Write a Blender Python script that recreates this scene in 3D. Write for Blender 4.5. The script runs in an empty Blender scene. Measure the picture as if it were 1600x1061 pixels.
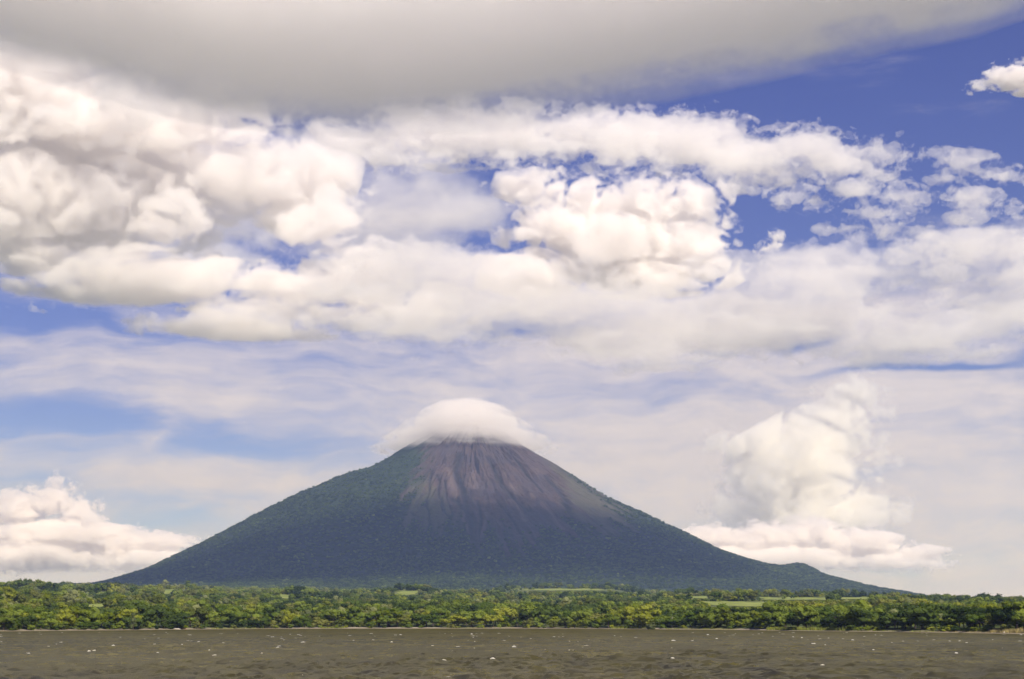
import bpy, bmesh, math, random
import numpy as np
from mathutils import Vector

S = bpy.context.scene
COL = S.collection
# ------------------------------------------------------------------ camera
F_PX = 2222.0                      # focal length in pixels of a 1600 px wide frame
PITCH = math.radians(11.24)
CAM_Z = 6.0
cam = bpy.data.cameras.new('camera')
cam.sensor_width = 36.0
cam.lens = 36.0 * F_PX / 1600.0
cam.clip_start = 1.0
cam.clip_end = 400000.0
cam_ob = bpy.data.objects.new('camera', cam)
COL.objects.link(cam_ob)
cam_ob.location = (0.0, 0.0, CAM_Z)
cam_ob.rotation_euler = (math.radians(90) + PITCH, 0.0, 0.0)
S.camera = cam_ob
# ------------------------------------------------------------------ sun and sky
SUN_AZ = math.radians(150.0)       # compass style: 0 = +Y (view direction), 90 = +X
SUN_EL = math.radians(45.0)
SUN_DIR = Vector((math.sin(SUN_AZ) * math.cos(SUN_EL), math.cos(SUN_AZ) * math.cos(SUN_EL), math.sin(SUN_EL)))
sun = bpy.data.lights.new('sun', 'SUN')
sun.energy = 4.9
sun.angle = math.radians(0.53)
sun.color = (1.0, 0.93, 0.82)
sun_ob = bpy.data.objects.new('sun', sun)
COL.objects.link(sun_ob)
sun_ob.rotation_euler = (-SUN_DIR).to_track_quat('-Z', 'Y').to_euler()

S.view_settings.view_transform = 'Standard'
S.view_settings.look = 'None'
S.view_settings.gamma = 1.0
S.view_settings.use_curve_mapping = False
S.view_settings.exposure = 0.50
S.cycles.max_bounces = 16
S.cycles.diffuse_bounces = 2
S.cycles.glossy_bounces = 2
S.cycles.transmission_bounces = 3
S.cycles.transparent_max_bounces = 16
S.cycles.volume_bounces = 10
S.cycles.volume_step_rate = 3.0
S.cycles.volume_max_steps = 256
S.cycles.use_denoising = True
S.cycles.use_adaptive_sampling = True
S.cycles.adaptive_threshold = 0.02
S.cycles.sample_clamp_indirect = 6.0


def ray(px, py):
    """direction of a point of the 1600 x 1061 frame, from the camera"""
    x, u = (px - 800.0) / F_PX, (530.5 - py) / F_PX
    return np.array([x, math.cos(PITCH) - u * math.sin(PITCH), math.sin(PITCH) + u * math.cos(PITCH)])


def at(px, py, dist):
    d = ray(px, py)
    return np.array([0, 0, CAM_Z]) + d * (dist / d[1])


def azel(px, py):
    d = ray(px, py)
    return math.degrees(math.atan2(d[0], d[1])), math.degrees(math.atan2(d[2], math.hypot(d[0], d[1])))


class NT:
    """small helper round a node tree"""
    def __init__(self, tree):
        self.t = tree

    def node(self, kind, ins=None, **props):
        n = self.t.nodes.new(kind)
        for k, v in props.items():
            setattr(n, k, v)
        for k, v in (ins or {}).items():
            self.put(n.inputs[k], v)
        return n

    def put(self, sock, v):
        if isinstance(v, bpy.types.NodeSocket):
            self.t.links.new(v, sock)
        elif hasattr(sock, 'default_value'):
            if sock.type == 'RGBA' and len(v) == 3:
                v = (*v, 1.0)
            sock.default_value = v

    def math(self, op, a, b=0.0, c=0.0, clamp=False):
        return self.node('ShaderNodeMath', {0: a, 1: b, 2: c}, operation=op, use_clamp=clamp).outputs[0]

    def vmath(self, op, a, b=(0, 0, 0)):
        return self.node('ShaderNodeVectorMath', {0: a, 1: b}, operation=op).outputs[0]

    def ramp(self, x, a, b, lo=0.0, hi=1.0, mode='SMOOTHSTEP'):
        return self.node('ShaderNodeMapRange', {'Value': x, 'From Min': a, 'From Max': b, 'To Min': lo, 'To Max': hi},
                         interpolation_type=mode).outputs[0]

    def noise(self, vec, scale, detail=4.0, rough=0.55, dist=0.0, dim='3D', out='Fac', w=None):
        n = self.node('ShaderNodeTexNoise', {'Scale': scale, 'Detail': detail, 'Roughness': rough, 'Distortion': dist},
                      noise_dimensions=dim)
        if vec is not None:
            self.t.links.new(vec, n.inputs['Vector'])
        return n.outputs[out]

    def mix(self, f, a, b, blend='MIX'):
        n = self.node('ShaderNodeMix', data_type='RGBA', blend_type=blend, clamp_factor=True)
        self.put(n.inputs[0], f)
        self.put(n.inputs[6], a)
        self.put(n.inputs[7], b)
        return n.outputs[2]


def make_world():
    w = bpy.data.worlds.new('World')
    S.world = w
    w.use_nodes = True
    w.cycles.sampling_method = 'MANUAL'
    w.cycles.sample_map_resolution = 512
    t = w.node_tree
    t.nodes.clear()
    n = NT(t)
    sky = n.node('ShaderNodeTexSky', sky_type='NISHITA', sun_disc=False)
    sky.sun_elevation = SUN_EL
    sky.sun_rotation = SUN_AZ
    sky.air_density = 1.0
    sky.dust_density = 0.3
    sky.ozone_density = 5.0
    geo = n.node('ShaderNodeTexCoord').outputs['Generated']
    sep = n.node('ShaderNodeSeparateXYZ', {0: geo})
    az = n.math('MULTIPLY', n.math('ARCTAN2', sep.outputs[0], sep.outputs[1]), 57.2958)
    el = n.math('MULTIPLY', n.math('ARCSINE', sep.outputs[2]), 57.2958)
    # the high veil of ice cloud: streaks drawn out along the horizon, in degrees of azimuth and elevation
    p = n.node('ShaderNodeCombineXYZ', {0: az, 1: el, 2: 0.0}).outputs[0]
    wv = n.noise(p, 0.16, 3, 0.5, out='Color')
    wv = n.vmath('MULTIPLY', n.vmath('SUBTRACT', wv, (0.5, 0.5, 0.5)), (7.0, 2.2, 0.0))
    pw = n.vmath('ADD', p, wv)
    ps = n.node('ShaderNodeMapping', {'Vector': pw, 'Rotation': (0, 0, math.radians(9)), 'Scale': (0.10, 0.62, 1)}).outputs[0]
    streak = n.noise(ps, 1.0, 6, 0.62)
    fine = n.noise(n.vmath('MULTIPLY', pw, (0.5, 1.5, 1)), 1.0, 6, 0.6)
    dens = n.math('ADD', n.math('MULTIPLY', n.math('SUBTRACT', streak, 0.5), 1.7), n.math('MULTIPLY', n.math('SUBTRACT', fine, 0.5), 0.5))
    base = n.ramp(el, 17.5, 8.0, -0.12, 0.62)
    base = n.math('ADD', base, n.ramp(el, 3.0, 0.0, 0.0, 0.25))
    dens = n.math('ADD', dens, base)
    # thicker and thinner stretches of it: centre px, half sizes px, tilt, weight
    for (x, y, rx, ry, rot, wt) in VEIL:
        a, e = azel(x, y)
        k = 57.2958 / F_PX
        m = n.node('ShaderNodeMapping', {'Vector': pw, 'Location': (a, e, 0), 'Rotation': (0, 0, math.radians(rot)),
                                         'Scale': (rx * k * 1.5, ry * k * 1.5, 1)}, vector_type='TEXTURE').outputs[0]
        g = n.node('ShaderNodeTexGradient', {0: m}, gradient_type='QUADRATIC_SPHERE').outputs['Fac']
        dens = n.math('MULTIPLY_ADD', g, wt, dens)
    alpha = n.ramp(dens, -0.05, 1.0, 0.0, 0.93)
    blue = n.node('ShaderNodeHueSaturation', {'Saturation': 1.17, 'Value': SKY_VALUE, 'Hue': 0.535, 'Color': sky.outputs[0]}).outputs[0]
    blue = n.mix(1.0, blue, (1.05, 0.97, 0.98), 'MULTIPLY')
    veil_c = n.mix(n.ramp(el, 0.5, 12.0), VEIL_LOW, VEIL_HIGH)
    veil_c = n.mix(n.ramp(fine, 0.35, 0.7), n.mix(0.35, veil_c, VEIL_DARK), veil_c)
    c = n.mix(alpha, blue, veil_c)
    # below the horizon the sky gives way to hazy land and lake beyond the built ground
    c = n.mix(n.ramp(el, -0.2, -1.5), c, (2.0, 2.0, 1.9))
    bg = n.node('ShaderNodeBackground', {'Color': c, 'Strength': 0.12})
    n.node('ShaderNodeOutputWorld', {'Surface': bg.outputs[0]})


SKY_VALUE = 0.53
VEIL_LOW = (4.65, 4.05, 3.5)
VEIL_HIGH = (4.6, 4.15, 4.25)
VEIL_DARK = (3.5, 3.25, 3.55)
VEIL = [
    (60, 490, 150, 40, -8, -0.9), (90, 650, 230, 60, -6, -0.85), (400, 700, 240, 35, -6, -0.75), (230, 510, 180, 30, -12, -0.4),
    (300, 800, 200, 50, 0, -0.35), (40, 740, 120, 25, 0, -0.4),
    (650, 335, 190, 80, 0, 0.75), (1250, 700, 330, 160, 0, 0.5), (1300, 500, 420, 60, 0, 0.45), (900, 540, 350, 60, 0, 0.4),
    (1480, 575, 170, 7, 0, -0.9), (1290, 527, 70, 12, 3, -0.9), (1090, 553, 90, 9, 0, -0.7), (820, 516, 60, 14, 0, -1.1),
    (300, 620, 260, 50, 0, 0.35), (250, 745, 300, 22, 0, 0.45), (230, 690, 90, 20, 20, 0.35),
    (1200, 340, 150, 50, 0, -0.3), (700, 680, 160, 60, 0, 0.3), (1000, 700, 200, 90, 0, 0.3),
]
make_world()


def tag(o, label=None, cat=None, group=None, kind=None):
    for k, v in (('label', label), ('category', cat), ('group', group), ('kind', kind)):
        if v:
            o[k] = v
    return o


def mesh_obj(name, verts, faces, mats=(), parent=None, smooth=False):
    me = bpy.data.meshes.new(name)
    verts = np.asarray(verts, dtype=np.float32)
    me.vertices.add(len(verts))
    me.vertices.foreach_set('co', verts.ravel())
    if isinstance(faces, np.ndarray):
        k = faces.shape[1]
        me.loops.add(faces.size)
        me.loops.foreach_set('vertex_index', faces.astype(np.int32).ravel())
        me.polygons.add(len(faces))
        me.polygons.foreach_set('loop_start', np.arange(0, faces.size, k, dtype=np.int32))
        me.polygons.foreach_set('loop_total', np.full(len(faces), k, dtype=np.int32))
    me.update(calc_edges=True)
    if smooth:
        me.polygons.foreach_set('use_smooth', np.ones(len(me.polygons), dtype=bool))
    for m in mats:
        me.materials.append(m)
    o = bpy.data.objects.new(name, me)
    COL.objects.link(o)
    if parent:
        o.parent = parent
    return o


def ico(sub):
    bm = bmesh.new()
    bmesh.ops.create_icosphere(bm, subdivisions=sub, radius=1.0)
    v = np.array([q.co[:] for q in bm.verts])
    f = np.array([[q.index for q in p.verts] for p in bm.faces])
    bm.free()
    return v, f



ICO1_V, ICO1_F = ico(1)
ICO2_V, ICO2_F = ico(2)
ICO_V, ICO_F = ICO2_V, ICO2_F
# ------------------------------------------------------------------ numpy noise and the lie of the land
def vnoise(x, y, seed=0):
    xi, yi = np.floor(x).astype(np.int64), np.floor(y).astype(np.int64)
    fx, fy = x - xi, y - yi
    fx, fy = fx * fx * fx * (fx * (fx * 6 - 15) + 10), fy * fy * fy * (fy * (fy * 6 - 15) + 10)

    def h(a, b):
        n = (a * 374761393 + b * 668265263 + seed * 982451653) & 0x7fffffff
        n = ((n ^ (n >> 13)) * 1274126177) & 0x7fffffff
        return ((n ^ (n >> 16)) & 0xffff) / 65535.0
    a, b, c, d = h(xi, yi), h(xi + 1, yi), h(xi, yi + 1), h(xi + 1, yi + 1)
    return (a * (1 - fx) + b * fx) * (1 - fy) + (c * (1 - fx) + d * fx) * fy


def fbm(x, y, octaves=5, seed=0, gain=0.5):
    s, amp, tot = 0.0, 1.0, 0.0
    for k in range(octaves):
        s = s + amp * (vnoise(x * 2 ** k + 17.3 * k, y * 2 ** k - 9.1 * k, seed + k) - 0.5)
        tot += amp
        amp *= gain
    return s / tot * 2.0


def sstep(a, b, x):
    t = np.clip((x - a) / (b - a), 0, 1)
    return t * t * (3 - 2 * t)


# waterline of the far shore, as seen: frame x, frame y
SHORE_PX = [(-400, 988), (0, 986.5), (200, 984.5), (420, 982.5), (800, 982), (1000, 983), (1200, 985), (1400, 987.5), (1600, 990.5), (2000, 996)]
_sa, _sd = [], []
for _x, _y in SHORE_PX:
    _r = ray(_x, _y)
    _p = _r * (-CAM_Z / _r[2])
    _sa.append(math.atan2(_p[0], _p[1]))
    _sd.append(math.hypot(_p[0], _p[1]))
FIELD_BUMPS = []                   # low terraces that tip the open fields towards the lake


def shore_dist(az):
    return np.interp(az, _sa, _sd) + 9.0 * fbm(np.asarray(az) * 60.0, np.asarray(az) * 0 + 3.0, 4, 77)


def ground_h(x, y):
    x, y = np.asarray(x, float), np.asarray(y, float)
    d, az = np.hypot(x, y), np.arctan2(x, y)
    t = d - shore_dist(az)
    slope = np.interp(np.degrees(az), [-40, -20, -8, 2, 10, 15, 20, 40], [0.0265, 0.0265, 0.0245, 0.0230, 0.0200, 0.0150, 0.0128, 0.012])
    far = np.interp(np.degrees(az), [-40, -20, 0, 20, 40], [4600, 4800, 7000, 4200, 4000])
    tt = np.where(t < far, t, far + (t - far) * 0.12)
    h = np.where(t > 0, 0.35 + 2.2 * sstep(0, 40, t) + slope * np.maximum(tt - 40, 0), 0.35 + t * 0.05)
    und = fbm(x / 620.0, y / 420.0, 4, 5) * 17.0 + fbm(x / 190.0, y / 150.0, 3, 9) * 4.0
    h = h + und * sstep(60, 900, t) * np.clip(1.2 - d / 9000.0, 0, 1)
    for (bx, by, ra, rl, bz, bs) in FIELD_BUMPS:
        q = np.maximum(np.abs(x - bx) - ra, 0) / (0.55 * ra + 60)
        v = np.where(y > by, np.maximum(y - by - rl, 0) / 260.0, np.maximum(by - y - rl, 0) / 110.0)
        wt = sstep(1.0, 0.0, np.hypot(q, v))
        h = h * (1 - wt) + (bz + bs * np.clip(y - by, -1.5 * rl, 1.5 * rl)) * wt
    return np.maximum(h, -3.0)


def hit_ground(px, py, lo=600.0, hi=9000.0):
    """the first point of the land that a frame point's line of sight meets"""
    r = ray(px, py)
    ds = np.linspace(lo, hi, 4000) / math.hypot(r[0], r[1])
    z = CAM_Z + r[2] * ds
    g = ground_h(r[0] * ds, r[1] * ds)
    k = np.argmax(g >= z)
    return np.array([r[0] * ds[k], r[1] * ds[k], g[k]]) if g[k] >= z[k] else None


def polar_grid(azs, ds, hfun):
    A, D = np.meshgrid(azs, ds)
    X, Y = D * np.sin(A), D * np.cos(A)
    Z = hfun(X, Y)
    V = np.stack([X, Y, Z], -1).reshape(-1, 3)
    na = len(azs)
    i, j = np.meshgrid(np.arange(len(ds) - 1), np.arange(na - 1), indexing='ij')
    a = (i * na + j).ravel()
    return V, np.stack([a, a + na, a + na + 1, a + 1], -1)


def simple_mat(name, color, rough=0.9, spec=0.2):
    m = bpy.data.materials.new(name)
    m.use_nodes = True
    m.node_tree.nodes.clear()
    n = NT(m.node_tree)
    b = n.node('ShaderNodeBsdfPrincipled', {'Base Color': color, 'Roughness': rough, 'Specular IOR Level': spec})
    n.node('ShaderNodeOutputMaterial', {'Surface': b.outputs[0]})
    return m, n, b


# open fields on low terraces among the trees: frame x, frame y of the far and near edge, half width px, distance, half length m
FIELDS = [(1150, 941.5, 949, 58, 2300, 60), (1232, 934.5, 939, 62, 3300, 70), (162, 945.5, 950.5, 17, 1700, 32), (152, 927, 936, 15, 3200, 60), (270, 923, 930, 12, 4000, 70),
          (452, 931, 936.5, 14, 3400, 60), (880, 921.5, 924.5, 75, 5300, 90), (1330, 934.5, 938, 34, 3700, 60), (640, 925, 931, 16, 3900, 60), (1090, 933, 936.5, 22, 3600, 50)]
FIELD_SPOTS = []
for (_x, _t, _b, _w, _d, _l) in FIELDS:
    _fx = (_x - 800) / F_PX * _d
    _zt = CAM_Z + (971.9 - _t) / F_PX * (_d + _l)
    _zb = CAM_Z + (971.9 - _b) / F_PX * (_d - _l)
    FIELD_SPOTS.append((_fx, _d, _w * _d / F_PX, _l))
    FIELD_BUMPS.append((_fx, _d, _w * _d / F_PX, _l, (_zt + _zb) / 2, (_zt - _zb) / (2 * _l)))


def field_mask(x, y, pad=0.0):
    """1 inside an open field (or the clearing that lets one see it)"""
    m = np.zeros(np.shape(x), bool)
    for (fx, fy, w, l) in FIELD_SPOTS:
        u, v = (x - fx) / (w + pad), (y - fy) / (l + pad)
        wob = 0.6 * fbm(x / 28.0, y / 28.0, 4, 31)
        m |= (np.abs(u) + wob < 1) & (np.abs(v) + wob < 1)
    return m


azs = np.radians(np.concatenate([np.linspace(-75, -24, 40)[:-1], np.linspace(-24, 24, 420), np.linspace(24, 75, 40)[1:]]))
ds = np.concatenate([np.linspace(560, 1700, 260)[:-1], np.geomspace(1700, 9000, 330), np.geomspace(9300, 18900, 24)])
V, Fq = polar_grid(azs, ds, ground_h)
m_ground, n, b = simple_mat('ground_soil_and_grass', (0.05, 0.06, 0.02))
co = n.node('ShaderNodeTexCoord').outputs['Object']
g1 = n.noise(co, 1 / 90.0, 6, 0.6)
c = n.mix(n.ramp(g1, 0.35, 0.65), (0.045, 0.07, 0.016), (0.10, 0.115, 0.03))
z = n.node('ShaderNodeSeparateXYZ', {0: co}).outputs[2]
c = n.mix(n.ramp(z, 1.6, 0.7), c, n.mix(g1, (0.17, 0.14, 0.10), (0.26, 0.22, 0.15)))
n.put(b.inputs['Base Color'], c)
n.put(b.inputs['Normal'], n.node('ShaderNodeBump', {'Height': n.noise(co, 1 / 3.0, 4), 'Distance': 1.5, 'Strength': 0.6}).outputs[0])
ground = mesh_obj('ground', V, Fq, [m_ground], smooth=True)
tag(ground, 'gently rising green plain between lake shore and volcano', 'ground', kind='structure')

# the fields themselves, sheets laid over the ground
m_field, n, b = simple_mat('field_grass', (0.15, 0.2, 0.03))
co = n.node('ShaderNodeTexCoord').outputs['Object']
f1 = n.noise(n.vmath('MULTIPLY', co, (1, 3.0, 1)), 1 / 40.0, 5, 0.65)
n.put(b.inputs['Base Color'], n.mix(n.ramp(f1, 0.3, 0.7), (0.10, 0.14, 0.025), (0.24, 0.26, 0.06)))
for (fx, fy, w, l) in FIELD_SPOTS:
    u = np.linspace(-1.15, 1.15, 40)
    U, W = np.meshgrid(u, u)
    X, Y = fx + U * w, fy + W * l
    keep = field_mask(X, Y)
    Z = ground_h(X, Y) + 0.9
    i, j = np.meshgrid(np.arange(39), np.arange(39), indexing='ij')
    a = (i * 40 + j).ravel()
    q = np.stack([a, a + 1, a + 41, a + 40], -1)
    q = q[keep.ravel()[q].all(1)]
    if len(q):
        tag(mesh_obj('field', np.stack([X, Y, Z], -1).reshape(-1, 3), q, [m_field], smooth=True), 'bright yellow-green open field among the trees', 'field', 'open fields on the plain', 'structure')

# ------------------------------------------------------------------ the volcano
VX_PX, VD = 735.0, 11700.0
VC = at(VX_PX, 971, VD)
K = VD / F_PX
LEFT = [(690, 672), (664, 685), (640, 700), (618, 713), (600, 724), (580, 737), (560, 745), (520, 757), (470, 780), (400, 817), (330, 857), (250, 898), (200, 914), (165, 924)]
RIGHT = [(790, 680), (815, 700), (838, 716), (860, 728), (900, 752), (950, 785), (1000, 808), (1060, 838), (1120, 868), (1160, 882), (1195, 893), (1240, 899), (1290, 912), (1330, 923), (1400, 936), (1450, 946)]


def prof(lst, sgn, tail):
    r = [0.0] + [abs(x - VX_PX) * K for x, _ in lst]
    h = [(972 - 668) * K] + [(972 - y) * K + CAM_Z for _, y in lst]
    for dr, hh in tail:
        r.append(r[-1] + dr)
        h.append(hh)
    return np.array(r), np.array(h)


RL, HL = prof(LEFT, -1, [(800, 215), (1300, 60), (1500, -80)])
RR, HR = prof(RIGHT, 1, [(700, 130), (1200, 20), (1500, -90)])


def volcano_h(theta, r):
    """theta: 0 towards the camera, +90 deg to the right"""
    w = 0.5 + 0.5 * np.sin(theta)
    w = sstep(0.05, 0.95, w)
    h = np.interp(r, RL, HL) * (1 - w) + np.interp(r, RR, HR) * w
    k = theta * 9.0
    up = sstep(3200, 500, r)
    # ribs and ravines that run down the slope
    rib = fbm(k * 0.9 + 0.5 * fbm(k * 0.7, r / 420.0, 3, 3), r / 1300.0, 4, 21)
    rav = -np.abs(fbm(k * 1.5 + 0.6 * fbm(k * 1.4, r / 240.0, 3, 8), r / 900.0, 3, 40))
    side = np.cos(theta) * 0.75 + 0.25
    h = h + np.maximum(side, 0.12) * up * sstep(0, 350, r) * (rib * 55.0 + rav * 75.0)
    h = h + fbm(k * 9.0, r / 110.0, 4, 60) * 14.0 * sstep(100, 700, r) * np.maximum(side, 0.4)
    # the parasitic cone on the right flank
    cx, cy = (1213 - VX_PX) * K, -900.0
    xx, yy = r * np.sin(theta), -r * np.cos(theta)
    q = np.hypot(xx - cx, (yy - cy) * 0.8)
    h = h + 38.0 * sstep(190, 20, q)
    return h


th = np.radians(np.concatenate([np.linspace(-180, -108, 40)[:-1], np.linspace(-108, 108, 900), np.linspace(108, 180, 40)[1:]]))
rr = np.concatenate([np.linspace(0, 2400, 300)[:-1], np.linspace(2400, 4700, 190), np.linspace(4800, 7200, 20)])
TH, R = np.meshgrid(th, rr)
VZ = volcano_h(TH, R)
VXm, VYm = VC[0] + R * np.sin(TH), VC[1] - R * np.cos(TH)
Vv = np.stack([VXm, VYm, VZ], -1).reshape(-1, 3)
na = len(th)
i, j = np.meshgrid(np.arange(len(rr) - 1), np.arange(na - 1), indexing='ij')
a = (i * na + j).ravel()
Fv = np.stack([a, a + 1, a + na + 1, a + na], -1)


def to_px(X, Y, Z):
    c, s = math.cos(PITCH), math.sin(PITCH)
    dz = Z - CAM_Z
    f = Y * c + dz * s
    u = -Y * s + dz * c
    return 800 + F_PX * X / f, 530.5 - F_PX * u / f


def volcano_cover(TH, R, X, Y, Z):
    """where scree, thin grass and raw ravines replace the forest"""
    px, py = to_px(X, Y, Z)
    front = (np.cos(TH) > -0.1)
    wob = fbm(TH * 30.0, R / 300.0, 5, 91) * 38.0
    run = fbm(TH * 55.0, R / 1500.0, 4, 92)
    xl = np.interp(py, [690, 720, 760, 800, 830, 850], [668, 655, 640, 634, 640, 690]) + wob
    xr = np.interp(py, [690, 720, 760, 800, 830, 860], [850, 885, 925, 965, 985, 930]) + wob
    bot = 838 + wob * 0.6 + run * 52.0 + 10 * np.sin(px / 30.0)
    bare = sstep(-14, 22, px - xl) * sstep(-16, 26, xr - px) * sstep(-18, 20, bot - py) * front
    grass = bare * sstep(20, -25, px - 708 - (py - 800) * 0.45 + wob) * sstep(742, 775, py + wob)
    grass = np.maximum(grass, bare * sstep(-30, 10, px - (905 + (py - 780) * 0.6) + wob) * 0.7)
    dark = np.zeros_like(px)
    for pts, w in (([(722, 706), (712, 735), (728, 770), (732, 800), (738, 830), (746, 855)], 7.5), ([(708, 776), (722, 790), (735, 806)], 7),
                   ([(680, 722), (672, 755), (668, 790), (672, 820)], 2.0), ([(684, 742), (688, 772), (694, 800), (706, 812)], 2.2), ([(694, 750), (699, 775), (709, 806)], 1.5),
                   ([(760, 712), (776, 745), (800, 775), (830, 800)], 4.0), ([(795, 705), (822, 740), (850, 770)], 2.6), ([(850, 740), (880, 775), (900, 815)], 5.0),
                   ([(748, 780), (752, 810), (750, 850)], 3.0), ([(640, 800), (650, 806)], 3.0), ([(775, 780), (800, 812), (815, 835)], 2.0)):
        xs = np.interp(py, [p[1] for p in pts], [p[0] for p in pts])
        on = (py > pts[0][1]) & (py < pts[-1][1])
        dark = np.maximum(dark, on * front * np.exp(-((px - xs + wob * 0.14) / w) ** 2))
    pale = np.zeros_like(px)
    for pts, w in (([(770, 708), (790, 738), (803, 765), (806, 772)], 2.2), ([(742, 735), (737, 752), (742, 764)], 5), ([(800, 780), (815, 800), (822, 815)], 4), ([(838, 732), (842, 738)], 2), ([(700, 730), (712, 770), (716, 780)], 7),
                   ([(730, 790), (722, 810), (735, 832)], 3.5), ([(760, 800), (756, 825), (752, 840)], 4), ([(830, 770), (860, 800), (880, 828)], 4)):
        xs = np.interp(py, [p[1] for p in pts], [p[0] for p in pts])
        on = (py > pts[0][1]) & (py < pts[-1][1])
        pale = np.maximum(pale, on * front * np.exp(-((px - xs + wob * 0.14) / w) ** 2))
    return bare, grass, dark, pale


bare, grassy, dark, pale = volcano_cover(TH, R, VXm, VYm, VZ)
VZ2 = VZ - dark * 14.0
Vv[:, 2] = VZ2.ravel()
m_volc, n, b = simple_mat('volcano_slopes', (0.03, 0.045, 0.02), 0.95, 0.1)
co = n.node('ShaderNodeTexCoord').outputs['Object']


def attr(n, name):
    return n.node('ShaderNodeAttribute', attribute_name=name).outputs['Fac']


w1 = n.noise(co, 1 / 260.0, 6, 0.62)
w2 = n.noise(co, 1 / 38.0, 5, 0.65)
forest_c = n.mix(n.ramp(w2, 0.32, 0.68), (0.008, 0.016, 0.009), (0.026, 0.040, 0.019))
forest_c = n.mix(n.math('MULTIPLY', n.ramp(w1, 0.52, 0.72), 0.5), forest_c, (0.05, 0.072, 0.026))
scree = n.mix(n.ramp(w2, 0.3, 0.7), (0.040, 0.027, 0.027), (0.080, 0.056, 0.052))
scree = n.mix(n.ramp(w1, 0.4, 0.65), scree, (0.05, 0.04, 0.046))
c = n.mix(attr(n, 'bare'), forest_c, scree)
c = n.mix(n.math('MULTIPLY', attr(n, 'grass'), n.ramp(w2, 0.2, 0.6, 0.45, 1.0)), c, (0.072, 0.074, 0.042))
c = n.mix(n.math('MULTIPLY', attr(n, 'pale'), 0.8), c, (0.11, 0.082, 0.076))
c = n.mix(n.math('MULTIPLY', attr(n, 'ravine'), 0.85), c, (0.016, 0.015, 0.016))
n.put(b.inputs['Base Color'], c)
n.put(b.inputs['Normal'], n.node('ShaderNodeBump', {'Height': w2, 'Distance': 14.0, 'Strength': 0.8}).outputs[0])
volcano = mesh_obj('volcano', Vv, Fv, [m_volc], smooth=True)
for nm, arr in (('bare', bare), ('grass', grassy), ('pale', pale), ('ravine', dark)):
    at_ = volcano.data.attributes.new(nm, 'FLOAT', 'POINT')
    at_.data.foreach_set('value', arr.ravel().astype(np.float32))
tag(volcano, 'dark conical volcano with bare purple-brown ravines below its clouded summit', 'volcano', kind='structure')

# ------------------------------------------------------------------ the lake
rngw = np.random.default_rng(12)
WAVES = []
for k in range(46):
    lam = 0.9 * (5.0 / 0.9) ** rngw.uniform(0, 1)
    ang = math.radians(205) + rngw.normal() * 0.45       # wind from beyond, driving waves towards the camera and left
    WAVES.append((lam, ang, rngw.uniform(0, 6.283), 0.021 * lam ** 0.9))


def wave_h(x, y):
    d = np.hypot(x, y)
    z = np.zeros_like(d)
    gx = d * 0.0034
    wx, wy = x + 2.5 * fbm(x / 14.0, y / 14.0, 2, 3), y + 2.5 * fbm(x / 14.0, y / 14.0, 2, 4)
    for lam, ang, ph, amp in WAVES:
        k = 6.2832 / lam
        s = np.sin(k * (wx * math.sin(ang) + wy * math.cos(ang)) + ph)
        z += amp * np.clip(lam / np.maximum(2.4 * gx, 1e-3) - 0.6, 0, 1) * (s + 0.28 * np.cos(2 * (k * (wx * math.sin(ang) + wy * math.cos(ang)) + ph)))
    gust = 0.75 + 0.6 * fbm(x / 70.0, y / 90.0, 3, 15)
    return z * np.clip(gust, 0.3, 1.5)


waz = np.radians(np.concatenate([np.linspace(-180, -23, 60)[:-1], np.linspace(-23, 23, 560), np.linspace(23, 180, 60)[1:]]))
wds = np.concatenate([[2, 12, 25, 45], np.geomspace(95, 1700, 860), [2300, 3500, 5500, 9000]])


def water_h(X, Y):
    d = np.hypot(X, Y)
    return np.where((d > 60) & (d < 1750), wave_h(X, Y), 0.0)


V, Fq = polar_grid(waz, wds, water_h)
V = np.vstack([V, [[0, 0, 0]]])
m_water = bpy.data.materials.new('lake_water')
m_water.use_nodes = True
m_water.node_tree.nodes.clear()
n = NT(m_water.node_tree)
co = n.node('ShaderNodeTexCoord').outputs['Object']
l1 = n.noise(n.vmath('MULTIPLY', co, (1, 0.55, 1)), 1 / 55.0, 4, 0.6)
r1 = n.noise(n.vmath('MULTIPLY', co, (0.6, 1.0, 1)), 1 / 1.1, 5, 0.65)
r2 = n.noise(n.vmath('MULTIPLY', co, (0.5, 1.0, 1)), 1 / 5.0, 4, 0.6)
hh = n.math('ADD', n.math('MULTIPLY', r1, 0.6), n.math('MULTIPLY', r2, 1.1))
nrm = n.node('ShaderNodeBump', {'Height': hh, 'Distance': 0.4, 'Strength': 0.5}).outputs[0]
# streaks painted into the base colour, standing in for shading of wave crests
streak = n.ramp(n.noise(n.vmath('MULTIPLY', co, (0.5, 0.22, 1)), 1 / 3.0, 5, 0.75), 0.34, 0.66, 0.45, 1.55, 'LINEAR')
silt_wave_shade = n.node('ShaderNodeBsdfDiffuse', {'Color': n.vmath('MULTIPLY', n.node('ShaderNodeCombineXYZ', {0: streak, 1: streak, 2: streak}).outputs[0], n.mix(n.ramp(l1, 0.3, 0.7), (0.046, 0.041, 0.011), (0.068, 0.059, 0.015))), 'Normal': nrm})
gloss = n.node('ShaderNodeBsdfGlossy', {'Color': (1, 1, 1), 'Roughness': 0.2, 'Normal': nrm})
fr = n.node('ShaderNodeFresnel', {'IOR': 1.33, 'Normal': nrm}).outputs[0]
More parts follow.
